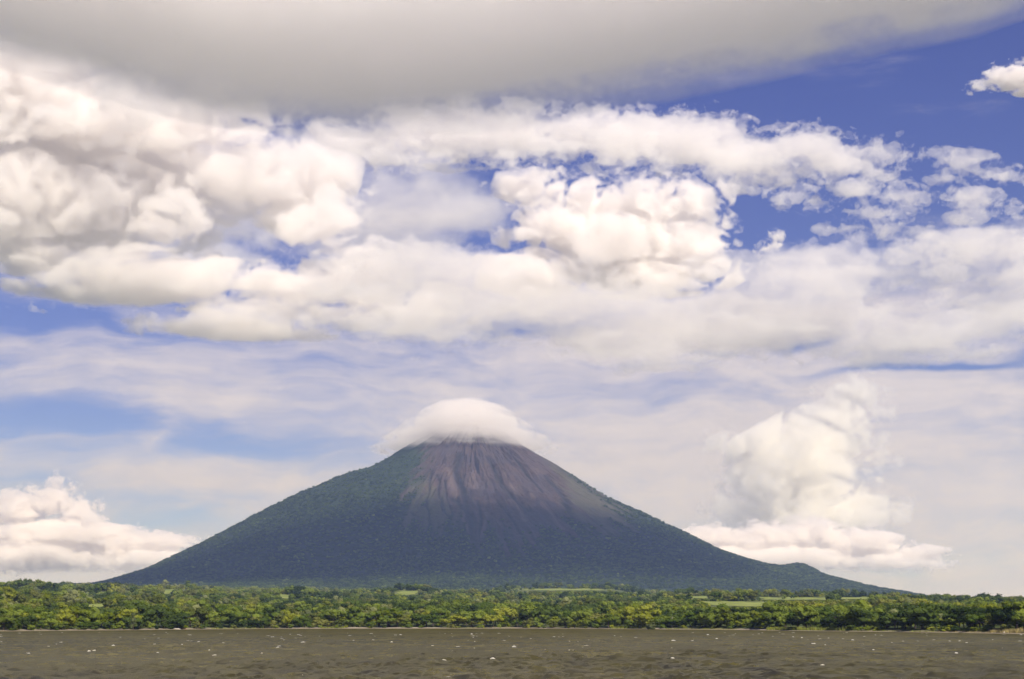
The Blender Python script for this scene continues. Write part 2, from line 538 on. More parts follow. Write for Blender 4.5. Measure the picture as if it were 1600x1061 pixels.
# a choppy, silty surface: the small facets one cannot see hide much of the grazing mirror
far_y = n.node('ShaderNodeVectorMath', {0: co}, operation='LENGTH').outputs['Value']
sh = n.node('ShaderNodeMixShader', {0: n.math('MULTIPLY', n.ramp(fr, 0.12, 0.9), n.ramp(far_y, 150.0, 1100.0, 0.15, 0.035, 'LINEAR')), 1: silt_wave_shade.outputs[0], 2: gloss.outputs[0]})
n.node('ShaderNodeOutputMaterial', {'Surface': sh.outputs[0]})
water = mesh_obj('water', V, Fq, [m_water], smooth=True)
tag(water, 'choppy brown lake water flecked with small whitecaps', 'water', kind='structure')

# whitecaps: small ragged ridges of foam on the wave crests
rngf = np.random.default_rng(5)
FV, FF = [], []


def whitecap(x, y, w, hgt):
    n_ = 9
    base = len(FV)
    ang = rngf.normal() * 0.15
    for q in range(n_):
        s = (q / (n_ - 1) - 0.5) * 2
        e = max(0.08, (1 - s * s)) * rngf.uniform(0.5, 1.2)
        cx, cy = x + s * w * math.cos(ang), y + s * w * math.sin(ang) + rngf.normal() * 0.12
        z0 = float(wave_h(np.array([cx]), np.array([cy]))[0])
        FV.append((cx, cy - 0.45 * e * w, z0 - 0.02))
        FV.append((cx, cy, z0 + hgt * e))
        FV.append((cx, cy + 0.4 * e * w, z0 - 0.05))
    for q in range(n_ - 1):
        k = base + q * 3
        FF.append((k, k + 3, k + 4, k + 1))
        FF.append((k + 1, k + 4, k + 5, k + 2))


def water_at(px, py):
    r = ray(px, py)
    return r[0] * (-CAM_Z / r[2]), r[1] * (-CAM_Z / r[2])


CAPS = [(709, 1060, 16, .11), (693, 1033, 6, .2), (770, 1032, 4.5, .24), (80, 1006, 0, 0), (45, 1021, 5, .2), (247, 1021, 4, .2), (95, 1004, 3, .3), (88, 1007, 3, .25), (177, 1010, 3, .25), (139, 1018, 3, .3),
        (147, 1018, 3, .3), (804, 1011, 4, .35), (1494, 1021, 3.5, .4), (1510, 1021, 3.5, .35), (1493, 1015, 2, .4), (1211, 1015, 4.5, .3), (1052, 1001, 4, .3), (1271, 1006, 4, .3), (1051, 1031.5, 3, .25), (242, 1007, 3, .3),
        (327, 1016.5, 1.6, .3), (1332, 1000, 3, .3), (1364, 1016, 3, .3), (1285, 1042, 3, .15), (470, 1057, 6, .12), (1253, 996.5, 1.5, .4), (1120, 998, 2, .4), (1106, 992, 2, .4), (626, 992, 2, .5), (612, 1004, 2, .4), (737, 991, 2, .5),
        (1524, 1018, 4, .2), (60, 1045, 3, .12), (335, 1026, 4, .12)]
for (px_, py_, w_, h_) in CAPS:
    if w_:
        x_, y_ = water_at(px_, py_)
        whitecap(x_, y_, w_ * y_ / F_PX, h_ * 0.75)
for _ in range(170):
    px_, py_ = rngf.uniform(-10, 1610), 988 + 42 * rngf.beta(0.9, 2.2)
    x_, y_ = water_at(px_, py_)
    if math.hypot(x_, y_) > shore_dist(math.atan2(x_, y_)) - 25:
        continue
    whitecap(x_, y_, rngf.uniform(0.2, 0.8) * (0.5 + y_ / 900.0), rngf.uniform(0.04, 0.15))
m_foam, n, b = simple_mat('foam', (0.5, 0.48, 0.43), 0.8)
foam = mesh_obj('foam', np.array(FV), np.array(FF), [m_foam], smooth=False)
tag(foam, 'scattered small whitecaps of foam on the brown lake', 'foam', kind='stuff')
# ------------------------------------------------------------------ trees
def leaf_mat(name, dark, light):
    m = bpy.data.materials.new(name)
    m.use_nodes = True
    m.node_tree.nodes.clear()
    n = NT(m.node_tree)
    rnd = n.node('ShaderNodeObjectInfo').outputs['Random']
    co = n.node('ShaderNodeTexCoord').outputs['Object']
    no = n.noise(co, 0.9, 3, 0.6)
    f = n.ramp(n.math('ADD', no, n.math('MULTIPLY', n.math('SUBTRACT', rnd, 0.5), 0.5)), 0.25, 0.75)
    c = n.mix(f, dark, light)
    d = n.node('ShaderNodeBsdfDiffuse', {'Color': c})
    t = n.node('ShaderNodeBsdfTranslucent', {'Color': n.mix(1.0, c, (1.35, 1.4, 0.5), 'MULTIPLY')})
    s = n.node('ShaderNodeMixShader', {0: 0.36, 1: d.outputs[0], 2: t.outputs[0]})
    n.node('ShaderNodeOutputMaterial', {'Surface': s.outputs[0]})
    return m


LEAF = {
    'dark green': leaf_mat('leaf_dark', (0.028, 0.046, 0.012), (0.082, 0.116, 0.026)),
    'mid green': leaf_mat('leaf_mid', (0.065, 0.100, 0.016), (0.180, 0.222, 0.036)),
    'yellow-green': leaf_mat('leaf_yellow', (0.115, 0.145, 0.014), (0.255, 0.270, 0.036)),
    'olive green': leaf_mat('leaf_olive', (0.078, 0.096, 0.022), (0.185, 0.190, 0.050)),
    'pale grey-green': leaf_mat('leaf_pale', (0.105, 0.125, 0.050), (0.22, 0.235, 0.10)),
}
m_bark, _, _ = simple_mat('bark', (0.085, 0.065, 0.05))
m_pale, _, _ = simple_mat('pale_bark', (0.36, 0.33, 0.28))


def crown_geom(shape, seed, leaves, sub=1):
    """a crown 1 unit tall and about 1 wide: lobes with leaf sprays standing out of them"""
    rng = np.random.default_rng(seed)
    V, F, base = [], [], 0
    iv, if_ = (ICO2_V, ICO2_F) if sub == 2 else (ICO1_V, ICO1_F)
    lobes = []
    nl = {'round': 17, 'spreading': 20, 'tall': 16, 'bush': 12}[shape]
    for k in range(nl):
        a, t = rng.uniform(0, 6.283), rng.uniform(0, 1)
        if shape == 'round':
            z = 0.22 + 0.66 * t
            rad = 0.40 * math.sqrt(max(0.02, 1 - ((z - 0.5) / 0.5) ** 2)) * rng.uniform(0.5, 1)
            r = rng.uniform(0.13, 0.22)
        elif shape == 'spreading':
            z = 0.50 + 0.34 * t
            rad = 0.62 * math.sqrt(rng.uniform(0.02, 1)) * (1.15 - 0.5 * t)
            r = rng.uniform(0.12, 0.19)
        elif shape == 'tall':
            z = 0.20 + 0.70 * t
            rad = 0.27 * (1.1 - 0.55 * t) * rng.uniform(0.3, 1)
            r = rng.uniform(0.10, 0.17)
        else:
            z = 0.15 + 0.55 * t
            rad = 0.55 * rng.uniform(0.1, 1) * (1.1 - 0.6 * t)
            r = rng.uniform(0.18, 0.30)
        c = np.array([rad * math.cos(a), rad * math.sin(a), z])
        lobes.append((c, r))
        jit = 1 + rng.normal(size=(len(iv), 1)) * 0.13
        V.append(iv * jit * np.array([r, r, r * 0.8]) + c)
        F.append(if_ + base)
        base += len(iv)
    # leaf sprays: small bent triangles, so that faces stay triangles throughout
    LV, LF = [], []
    for _ in range(leaves):
        c, r = lobes[rng.integers(len(lobes))]
        d = rng.normal(size=3)
        d[2] += 0.4
        d /= np.linalg.norm(d)
        p = c + d * r * rng.uniform(0.95, 1.3) * np.array([1, 1, 0.85])
        e = rng.normal(size=(3, 3)) * rng.uniform(0.018, 0.042)
        LV.append(p + e)
        LF.append([base, base + 1, base + 2])
        base += 3
    V += LV
    F.append(np.array(LF))
    return np.concatenate(V), np.concatenate(F)


def trunk_geom(shape, seed):
    rng = np.random.default_rng(seed + 500)
    V, F = [], []

    def limb(p0, p1, r0, r1, n_=6):
        b0 = len(V)
        ax = (p1 - p0) / np.linalg.norm(p1 - p0)
        u = np.cross(ax, [0.3, 0.9, 0.1])
        u /= np.linalg.norm(u)
        w = np.cross(ax, u)
        for p, r in ((p0, r0), (p1, r1)):
            for q in range(n_):
                t = q / n_ * 6.2832
                V.append(p + r * (math.cos(t) * u + math.sin(t) * w))
        for q in range(n_):
            F.append((b0 + q, b0 + (q + 1) % n_, b0 + n_ + (q + 1) % n_, b0 + n_ + q))
    top = np.array([rng.normal() * 0.03, rng.normal() * 0.03, {'round': .45, 'spreading': .5, 'tall': .6, 'bush': .3}[shape]])
    limb(np.array([0, 0, -0.05]), top, 0.035, 0.022)
    for k in range(4):
        a = rng.uniform(0, 6.283)
        q = {'spreading': 0.42, 'round': 0.25, 'tall': 0.16, 'bush': 0.35}[shape]
        limb(top * rng.uniform(0.6, 1.0), top + np.array([q * math.cos(a), q * math.sin(a), rng.uniform(0.12, 0.28)]), 0.018, 0.007, 5)
    return np.array(V), np.array(F)


CROWN, TRUNK = {}, {}


def crown_mesh(shape, var, colour):
    key = (shape, var, colour)
    if key not in CROWN:
        v, f = crown_geom(shape, hash_seed(shape) + var, {'round': 620, 'spreading': 680, 'tall': 520, 'bush': 380}[shape])
        me = bpy.data.meshes.new('crown')
        me.from_pydata(v.tolist(), [], f.tolist())
        me.materials.append(LEAF[colour])
        CROWN[key] = me
    return CROWN[key]


def hash_seed(s):
    return sum(ord(c) * (i + 3) for i, c in enumerate(s))


def trunk_mesh(shape, var):
    key = (shape, var)
    if key not in TRUNK:
        v, f = trunk_geom(shape, hash_seed(shape) + var)
        me = bpy.data.meshes.new('trunk')
        me.from_pydata(v.tolist(), [], f.tolist())
        me.materials.append(m_bark)
        TRUNK[key] = me
    return TRUNK[key]


rngt = np.random.default_rng(2024)


def plant(x, y, height, width, shape, colour, label, cat='tree', group=None, var=None, sink=0.0):
    var = int(rngt.integers(4)) if var is None else var
    z = float(ground_h(x, y)) - sink
    root = bpy.data.objects.new('shrub' if shape == 'bush' else 'tree', None)
    COL.objects.link(root)
    root.location = (x, y, z)
    root.rotation_euler = (0, 0, float(rngt.uniform(0, 6.283)))
    root.scale = (width, width, height)
    root.empty_display_size = 0.2
    tag(root, label, cat, group)
    for nm, me in (('crown', crown_mesh(shape, var, colour)), ('trunk', trunk_mesh(shape, var))):
        o = bpy.data.objects.new(nm, me)
        COL.objects.link(o)
        o.parent = root
    return root


def shore_point(px, inland):
    a = math.atan((px - 800.0) / F_PX)
    a = math.atan(math.tan(a) * 1.0)
    d = float(shore_dist(a)) + inland
    return d * math.sin(a), d * math.cos(a)


SHAPE_WORD = {'round': 'rounded', 'spreading': 'wide spreading', 'tall': 'tall narrow', 'bush': 'low'}
# colour mix along the shore, left to right
ZONES = [(-20, ['mid green'] * 5 + ['dark green'] * 2 + ['olive green'], 'round'), (60, ['yellow-green'] * 3 + ['mid green'] * 4, 'round'), (160, ['mid green'] * 4 + ['dark green'] * 3 + ['yellow-green'], 'round'),
         (250, ['dark green'] * 3 + ['mid green'] * 2 + ['yellow-green'] * 2, 'round'), (300, ['mid green'] * 4 + ['dark green'] * 2 + ['olive green'], 'round'), (420, ['mid green'] * 3 + ['olive green'] * 2 + ['yellow-green'] * 2, 'round'),
         (620, ['mid green'] * 3 + ['yellow-green'] * 2 + ['olive green'] * 2, 'spreading'), (800, ['olive green'] * 2 + ['mid green'] * 3 + ['yellow-green'] * 2 + ['dark green'], 'round'), (940, ['yellow-green'] * 4 + ['mid green'] * 3, 'round'),
         (1020, ['dark green'] * 3 + ['mid green'] * 3, 'round'), (1110, ['yellow-green'] * 2 + ['mid green'] * 4, 'round'), (1200, ['mid green'] * 4 + ['dark green'] * 2, 'round'), (1300, ['mid green'] * 4 + ['dark green'] * 3, 'round'),
         (1480, ['dark green'] * 2 + ['mid green'] * 3 + ['olive green'], 'spreading')]


def zone(px):
    z = ZONES[0]
    for q in ZONES:
        if px >= q[0]:
            z = q
    return z


count = 0
placed = []
SHORE = []
ROWS = [(9, 'front', 96), (24, 'second', 92), (42, 'third', 84)]
for inland, rowname, num in ROWS:
    for k in range(num):
        px = -15 + 1630 * (k + rngt.uniform(0.15, 0.85)) / num
        zc = zone(px)
        colour = zc[1][int(rngt.integers(len(zc[1])))]
        shape = zc[2] if rngt.random() < 0.6 else ['round', 'spreading', 'tall'][int(rngt.integers(3))]
        extra = 16 if (rowname == 'front' and px > 1040) else 0
        if rowname == 'front' and px > 1460:
            extra = 34
        dist = float(shore_dist(math.atan((px - 800) / F_PX)))
        k_h = dist / 1150.0
        hgt = {'front': 8.5, 'second': 12.0, 'third': 13.5}[rowname] * (0.68 + 0.75 * rngt.random() ** 2) * (0.55 + 0.45 * k_h)
        if shape == 'tall':
            hgt *= 1.15
        wid = hgt * rngt.uniform(1.15, 1.65)
        x, y = shore_point(px, inland + extra + rngt.uniform(-4, 6))
        where = {'front': 'at the water edge', 'second': 'just behind the front trees of the shore', 'third': 'at the back of the shore trees'}[rowname]
        placed_root = plant(x, y, hgt, wid, shape, colour, 'tree', 'tree', 'trees along the far shore')
        placed.append((x, y, wid * 0.5))
        count += 1
        SHORE.append((px, rowname, colour, shape, placed_root))
# low shrubs at the foot of the trees
for k in range(70):
    px = -10 + 1620 * (k + rngt.uniform(0, 1)) / 70
    colour = ['yellow-green', 'mid green', 'yellow-green', 'dark green', 'olive green'][int(rngt.integers(5))]
    if px < 430 and colour == 'yellow-green' and rngt.random() < .6:
        colour = 'dark green'
    x, y = shore_point(px, (3 if px < 1040 else 13) + rngt.uniform(-1.5, 4))
    h = rngt.uniform(2.0, 4.6)
    SHORE.append((px, 'foot', colour, 'bush', plant(x, y, h, h * rngt.uniform(1.3, 2.0), 'bush', colour, 'shrub', 'shrub', 'shrubs along the waterline')))
# single trees that stand out
def stand_out(px, py_top, d, height, width, shape, colour, label, sink=0.0, var=0):
    r = ray(px, 960)
    x, y = r[0] / r[1] * d, d
    if py_top is not None:
        top = CAM_Z + (ray(px, py_top)[2] / ray(px, py_top)[1]) * d
        height = top - float(ground_h(x, y))
    plant(x, y, max(height, 6), width, shape, colour, label, var=var)


stand_out(1418, 941.5, 1750, 20, 23, 'round', 'dark green', 'big dark round tree standing above the right shore woods')
stand_out(86, 911, 4300, 24, 36, 'round', 'dark green', 'dark domed tree on the left skyline of the plain')
stand_out(1530, 962, 840, 12, 17, 'spreading', 'dark green', 'dark flat-topped tree behind the dry grass on the right shore')
stand_out(1590, 962, 815, 11, 15, 'spreading', 'dark green', 'dark tree on a bare trunk beside the right edge of the shore')
stand_out(209, 955, 1100, 14, 7, 'tall', 'pale grey-green', 'pale slender tree rising above the left shore trees')
stand_out(1018, 971, 1215, 7, 9, 'round', 'pale grey-green', 'small pale round tree above the pale boulder')
stand_out(1573, 939.5, 2600, 16, 17, 'round', 'dark green', 'dark round tree on the right skyline of the plain')

# ------------------------------------------------------------------ the forest further back: one mass
def forest_points():
    P = []
    rng = np.random.default_rng(77)
    d = 1000.0
    rings = [(700, 1500, 11.5, 1.15), (1500, 2600, 15, 1.3), (2600, 4200, 18.0, 1.4), (4200, 7900, 24.0, 1.6)]
    for d0, d1, sp, sc in rings:
        area = math.radians(46) * (d1 ** 2 - d0 ** 2) / 2
        n_ = int(area / sp ** 2)
        dd = np.sqrt(rng.uniform(d0 ** 2, d1 ** 2, n_))
        aa = np.radians(rng.uniform(-23, 23, n_))
        x, y = dd * np.sin(aa), dd * np.cos(aa)
        inland = dd - shore_dist(aa)
        ok = (inland > 52)
        ok &= ~field_mask(x, y, 8.0) | (rng.random(n_) < 0.07)
        clump = fbm(x / 130.0, y / 130.0, 3, 44)
        ok &= rng.random(n_) < np.clip(0.82 + clump * 1.1, 0.25, 1)
        x, y, inland = x[ok], y[ok], inland[ok]
        s = sc * (0.5 + 1.05 * rng.random(len(x)) ** 2.2) * (1 + 0.35 * fbm(x / 90.0, y / 90.0, 2, 45)) * (1 - 0.35 * sstep(2500, 300, inland) * 0.6)
        z = ground_h(x, y) - 0.6
        # only low scrub where taller trees would hide a field from the lake
        for (fx, fy, w, l), (_a, _b, _c, _e, bz, bs) in zip(FIELD_SPOTS, FIELD_BUMPS):
            on = (np.abs(x - fx * y / fy) < w * y / fy * 0.93) & (y < fy - l * 0.9)
            line = CAM_Z + (bz - bs * l - CAM_Z) * y / (fy - l)
            s = np.where(on, np.clip((line - z) / 11.5, 0.15, s), s)
        P.append(np.stack([x, y, z, s, rng.uniform(0, 6.283, len(x))], -1))
    return np.concatenate(P)


def volcano_points():
    rng = np.random.default_rng(78)
    n_ = 75000
    th_ = np.radians(rng.uniform(-104, 104, n_))
    r_ = np.sqrt(rng.uniform(700.0 ** 2, 4400.0 ** 2, n_))
    x, y = VC[0] + r_ * np.sin(th_), VC[1] - r_ * np.cos(th_)
    z = volcano_h(th_, r_)
    b_, g_, d_, p_ = volcano_cover(th_, r_, x, y, z)
    ok = (rng.random(n_) > np.maximum(b_ * 1.25, d_ * 2)) & (z > ground_h(x, y) - 5)
    ok &= rng.random(n_) < np.clip(0.8 + 0.9 * fbm(x / 300.0, z / 200.0, 3, 46), 0.15, 1)
    s = 1.35 * rng.uniform(0.6, 1.3, n_) * np.where(r_ < 1500, 0.75, 1.0)
    return np.stack([x, y, z - 2.0, s, rng.uniform(0, 6.283, n_)], -1)[ok]


def scatter(name, pts, kinds, label, size):
    """one point mesh; geometry nodes set a crown on every point"""
    o = mesh_obj(name, pts[:, :3], np.zeros((0, 3), int))
    rng = np.random.default_rng(9)
    # patches of one kind: noise picks the kind
    x, y = pts[:, 0], pts[:, 1]
    v = fbm(x / 230.0, y / 140.0, 3, 50) * 1.6 + rng.normal(size=len(x)) * 0.30
    q = np.argsort(np.argsort(v)) / len(v)
    cum = np.cumsum([k[1] for k in kinds])
    idx = np.searchsorted(cum / cum[-1], q).clip(0, len(kinds) - 1)
    for nm, ty, arr in (('scale', 'FLOAT', pts[:, 3]), ('turn', 'FLOAT', pts[:, 4]), ('which', 'INT', idx)):
        a_ = o.data.attributes.new(nm, ty, 'POINT')
        a_.data.foreach_set('value', arr.astype(np.int32 if ty == 'INT' else np.float32))
    g = bpy.data.node_groups.new(name, 'GeometryNodeTree')
    g.interface.new_socket('Geometry', in_out='INPUT', socket_type='NodeSocketGeometry')
    g.interface.new_socket('Geometry', in_out='OUTPUT', socket_type='NodeSocketGeometry')
    L = g.links.new
    gi, go = g.nodes.new('NodeGroupInput'), g.nodes.new('NodeGroupOutput')
    join = g.nodes.new('GeometryNodeJoinGeometry')
    insts = []
    for src, _w in kinds:
        oi = g.nodes.new('GeometryNodeObjectInfo')
        oi.transform_space = 'ORIGINAL'
        oi.inputs['Object'].default_value = src
        oi.inputs['As Instance'].default_value = True
        insts.append(oi)
    for oi in reversed(insts):
        L(oi.outputs['Geometry'], join.inputs[0])
    iop = g.nodes.new('GeometryNodeInstanceOnPoints')
    iop.inputs['Pick Instance'].default_value = True

    def named(nm, ty):
        a_ = g.nodes.new('GeometryNodeInputNamedAttribute')
        a_.data_type = ty
        a_.inputs['Name'].default_value = nm
        return a_.outputs[0]
    L(gi.outputs[0], iop.inputs['Points'])
    L(join.outputs[0], iop.inputs['Instance'])
    L(named('which', 'INT'), iop.inputs['Instance Index'])
    cx = g.nodes.new('ShaderNodeCombineXYZ')
    L(named('turn', 'FLOAT'), cx.inputs[2])
    L(cx.outputs[0], iop.inputs['Rotation'])
    mu = g.nodes.new('ShaderNodeVectorMath')
    mu.operation = 'MULTIPLY'
    mu.inputs[1].default_value = size
    cs = g.nodes.new('ShaderNodeCombineXYZ')
    sc_ = named('scale', 'FLOAT')
    for q_ in range(3):
        L(sc_, cs.inputs[q_])
    L(cs.outputs[0], mu.inputs[0])
    L(mu.outputs[0], iop.inputs['Scale'])
    L(iop.outputs[0], go.inputs[0])
    md = o.modifiers.new('trees', 'NODES')
    md.node_group = g
    tag(o, label, 'forest', kind='stuff')
    return o


by_kind = {}
for o_ in list(COL.objects):
    if o_.name.startswith('crown'):
        by_kind.setdefault(o_.data.name, o_)


def src(shape, var, colour):
    me = crown_mesh(shape, var, colour)
    if me.name not in by_kind:
        # this kind is not yet among the shore trees: plant one at the back of them
        px = rngt.uniform(0, 1600)
        x, y = shore_point(px, 50)
        r = plant(x, y, 12.0, 13.0, shape, colour, 'tree', 'tree', 'trees along the far shore', var=var)
        SHORE.append((px, 'third', colour, shape, r))
        by_kind[me.name] = [c for c in r.children if c.name.startswith('crown')][0]
    return by_kind[me.name]


kinds = [(src('round', 0, 'dark green'), 1.5), (src('spreading', 1, 'dark green'), 1.0), (src('round', 1, 'mid green'), 1.6), (src('spreading', 2, 'mid green'), 1.2), (src('tall', 0, 'mid green'), 0.5),
         (src('round', 2, 'olive green'), 1.0), (src('spreading', 0, 'olive green'), 0.7), (src('round', 3, 'pale grey-green'), 0.6), (src('round', 0, 'yellow-green'), 1.0), (src('spreading', 3, 'yellow-green'), 0.7)]
pf = forest_points()
scatter('forest', pf, kinds, 'dense mixed green woodland covering the plain below the volcano', (12.5, 12.5, 11.5))
vk = [(src('round', 0, 'dark green'), 3.0), (src('spreading', 1, 'dark green'), 1.5), (src('round', 1, 'mid green'), 0.15)]
pv = volcano_points()
scatter('forest', pv, vk, 'dark forest clothing the lower slopes of the volcano', (15.0, 15.0, 12.0))
# a label for every shore tree: kind, row, and its place in the run of its like
ROW_WORDS = {'front': 'at the water edge', 'second': 'behind the front trees', 'third': 'in the back row', 'foot': 'at the foot of the shore trees'}
ORD = ['first', 'second', 'third', 'fourth', 'fifth', 'sixth', 'seventh', 'eighth', 'ninth', 'tenth', 'eleventh', 'twelfth', 'thirteenth', 'fourteenth', 'fifteenth', 'sixteenth', 'seventeenth',
       'eighteenth', 'nineteenth', 'twentieth', 'twenty-first', 'twenty-second', 'twenty-third', 'twenty-fourth', 'twenty-fifth', 'twenty-sixth', 'twenty-seventh', 'twenty-eighth', 'twenty-ninth', 'thirtieth']
seen_kind = {}
for px, row, colour, shape, o_ in sorted(SHORE, key=lambda q: q[0]):
    k_ = (row, colour, shape)
    seen_kind[k_] = seen_kind.get(k_, 0) + 1
    i_ = seen_kind[k_] - 1
    word = 'shrub' if shape == 'bush' else 'tree'
    o_['label'] = f"{colour} {SHAPE_WORD[shape]} {word} {ROW_WORDS[row]}, {ORD[i_]} such from the left"
print('TREES', count, len(pf), len(pv))
# ------------------------------------------------------------------ the water's edge
def tufts(name, label, spans, seed, colours, per_m2=1.3):
    """blades of grass or reed in clumps along the shore; spans: frame x0, x1, inland from, to, height"""
    rng = np.random.default_rng(seed)
    V, F = [], []
    for (x0, x1, i0, i1, h) in spans:
        d = float(shore_dist(math.atan((0.5 * (x0 + x1) - 800) / F_PX)))
        n_ = int((x1 - x0) * d / F_PX * (i1 - i0) * per_m2)
        for _ in range(n_):
            x, y = shore_point(rng.uniform(x0, x1), rng.uniform(i0, i1))
            z = float(ground_h(x, y))
            hh = h * rng.uniform(0.45, 1.2) * (0.75 + 0.5 * float(vnoise(np.array([x / 5.0]), np.array([y / 5.0]), 3)[0]))
            for _b in range(4):
                a = rng.uniform(0, 6.283)
                w = 0.22 * hh * rng.uniform(0.5, 1.0)
                bx, by = x + rng.normal() * 0.4, y + rng.normal() * 0.4
                k = len(V)
                V.append((bx - w * math.cos(a), by - w * math.sin(a), z - 0.1))
                V.append((bx + w * math.cos(a), by + w * math.sin(a), z - 0.1))
                V.append((bx + rng.normal() * 0.25 * hh, by + rng.normal() * 0.25 * hh, z + hh))
                F.append((k, k + 1, k + 2))
    m, n, b = simple_mat(name + '_blades', colours[0], 0.7)
    co = n.node('ShaderNodeTexCoord').outputs['Object']
    n.put(b.inputs['Base Color'], n.mix(n.ramp(n.noise(co, 0.35, 4, 0.65), 0.35, 0.65), colours[0], colours[1]))
    return tag(mesh_obj(name, np.array(V), np.array(F), [m]), label, 'grass', kind='stuff')


tufts('reeds', 'bright green-yellow reeds standing along the right-hand waterline',
      [(1190, 1316, 1, 9, 1.9), (1035, 1145, 1, 5, 0.8), (950, 1004, 1, 6, 1.7), (505, 548, 1, 5, 1.5), (340, 420, 1, 4, 1.2), (1316, 1452, 1, 4, 0.8), (690, 800, 1, 3, 0.8)], 31, [(0.11, 0.14, 0.02), (0.22, 0.23, 0.035)])
tufts('grass', 'dry straw-coloured grass on the shore below the right-hand trees', [(1530, 1625, 2, 24, 1.6), (1080, 1180, 1, 3, 0.5), (1450, 1530, 1, 4, 0.7)], 32, [(0.23, 0.19, 0.07), (0.36, 0.29, 0.12)])
# bright shrubs on the right shore, one by one
for (px, inl, h, w, colour, where) in ((1330, 7, 3.0, 5.5, 'yellow-green', 'first bright shrub right of the reeds'), (1346, 8, 3.6, 6.5, 'yellow-green', 'second bright shrub right of the reeds'), (1360, 7, 2.6, 5.0, 'yellow-green', 'third bright shrub right of the reeds'),
                                       (1457, 9, 2.8, 5.0, 'yellow-green', 'bright shrub left of the dark rounded shore bush'), (1468, 10, 2.8, 5.0, 'yellow-green', 'bright shrub touching the dark rounded shore bush'),
                                       (1480, 8, 3.8, 6.0, 'dark green', 'dark rounded bush between bright shrubs on the right shore'), (1496, 9, 2.8, 5.4, 'yellow-green', 'first bright shrub right of the dark rounded shore bush'),
                                       (1508, 10, 2.9, 5.2, 'yellow-green', 'second bright shrub right of the dark rounded shore bush'), (1521, 9, 2.5, 4.8, 'yellow-green', 'bright shrub left of the dry grass'), (1320, 5, 4.2, 6.5, 'dark green', 'dark bush at the right end of the reeds')):
    x, y = shore_point(px, inl)
    plant(x, y, h, w, 'bush', colour, where, 'shrub', 'shrubs on the right shore')


def lump(name, x, y, size, mat, label, cat, seed, lift=0.2):
    rng = np.random.default_rng(seed)
    v = ICO_V * (1 + rng.normal(size=(len(ICO_V), 1)) * 0.10) * np.array(size) * (1 + 0.25 * np.sin(ICO_V[:, ::-1] * 3.1 + seed))
    o = mesh_obj(name, v, ICO_F, [mat])
    o.location = (x, y, float(ground_h(x, y)) + size[2] * lift)
    return tag(o, label, cat)


m_rock, n, b = simple_mat('pale_rock', (0.5, 0.45, 0.38))
co = n.node('ShaderNodeTexCoord').outputs['Object']
n.put(b.inputs['Base Color'], n.mix(n.noise(co, 2.0, 4), (0.34, 0.30, 0.25), (0.62, 0.57, 0.5)))
x, y = shore_point(1014, 3)
lump('boulder', x, y, (1.1, 0.8, 0.8), m_rock, 'pale boulder at the waterline under a small pale round tree', 'rock', 1)
x, y = shore_point(1554, 1.5)
lump('boulder', x, y, (0.75, 0.6, 0.6), m_rock, 'pale boulder at the waterline in front of the dry grass', 'rock', 2)
m_earth, n, b = simple_mat('orange_earth', (0.42, 0.22, 0.09))
co = n.node('ShaderNodeTexCoord').outputs['Object']
n.put(b.inputs['Base Color'], n.mix(n.noise(co, 1.2, 4), (0.36, 0.17, 0.06), (0.55, 0.40, 0.24)))
x, y = shore_point(298, 3)
lump('earth_bank', x, y, (2.6, 1.6, 1.5), m_earth, 'small orange earth bank at the waterline below the left shore trees', 'bank', 3, 0.1)
x, y = shore_point(287, 3)
lump('sand_bank', x, y, (3.4, 1.6, 0.8), m_rock, 'low pale sand bank just left of the orange earth bank', 'bank', 4, 0.1)

# the pale bare trunk among the shore trees
x, y = shore_point(1045, 19)
root = bpy.data.objects.new('bare_tree', None)
COL.objects.link(root)
root.location = (x, y, float(ground_h(x, y)))
tag(root, 'pale bare dead tree standing before dark trees on the shore', 'tree')


def tube(pts, rad, n_=7):
    V, F = [], []
    for p, r in zip(pts, rad):
        for q in range(n_):
            t = q / n_ * 6.2832
            V.append((p[0] + r * math.cos(t), p[1] + r * math.sin(t), p[2]))
    for s_ in range(len(pts) - 1):
        for q in range(n_):
            F.append((s_ * n_ + q, s_ * n_ + (q + 1) % n_, (s_ + 1) * n_ + (q + 1) % n_, (s_ + 1) * n_ + q))
    return np.array(V), np.array(F)


v, f = tube([(0, 0, -0.3), (0.15, 0, 2.5), (0.1, 0, 5.5), (0.3, 0, 8.2), (0.35, 0, 9.6)], [0.32, 0.28, 0.24, 0.18, 0.08])
mesh_obj('trunk', v, f, [m_pale], root, True)
for pts in ([(0.1, 0, 6.0), (-0.7, 0, 7.2), (-1.0, 0, 8.4)], [(0.2, 0, 7.2), (0.9, 0, 8.0), (1.3, 0, 9.0)]):
    v, f = tube(pts, [0.16, 0.12, 0.05], 5)
    mesh_obj('branch', v, f, [m_pale], root, True)

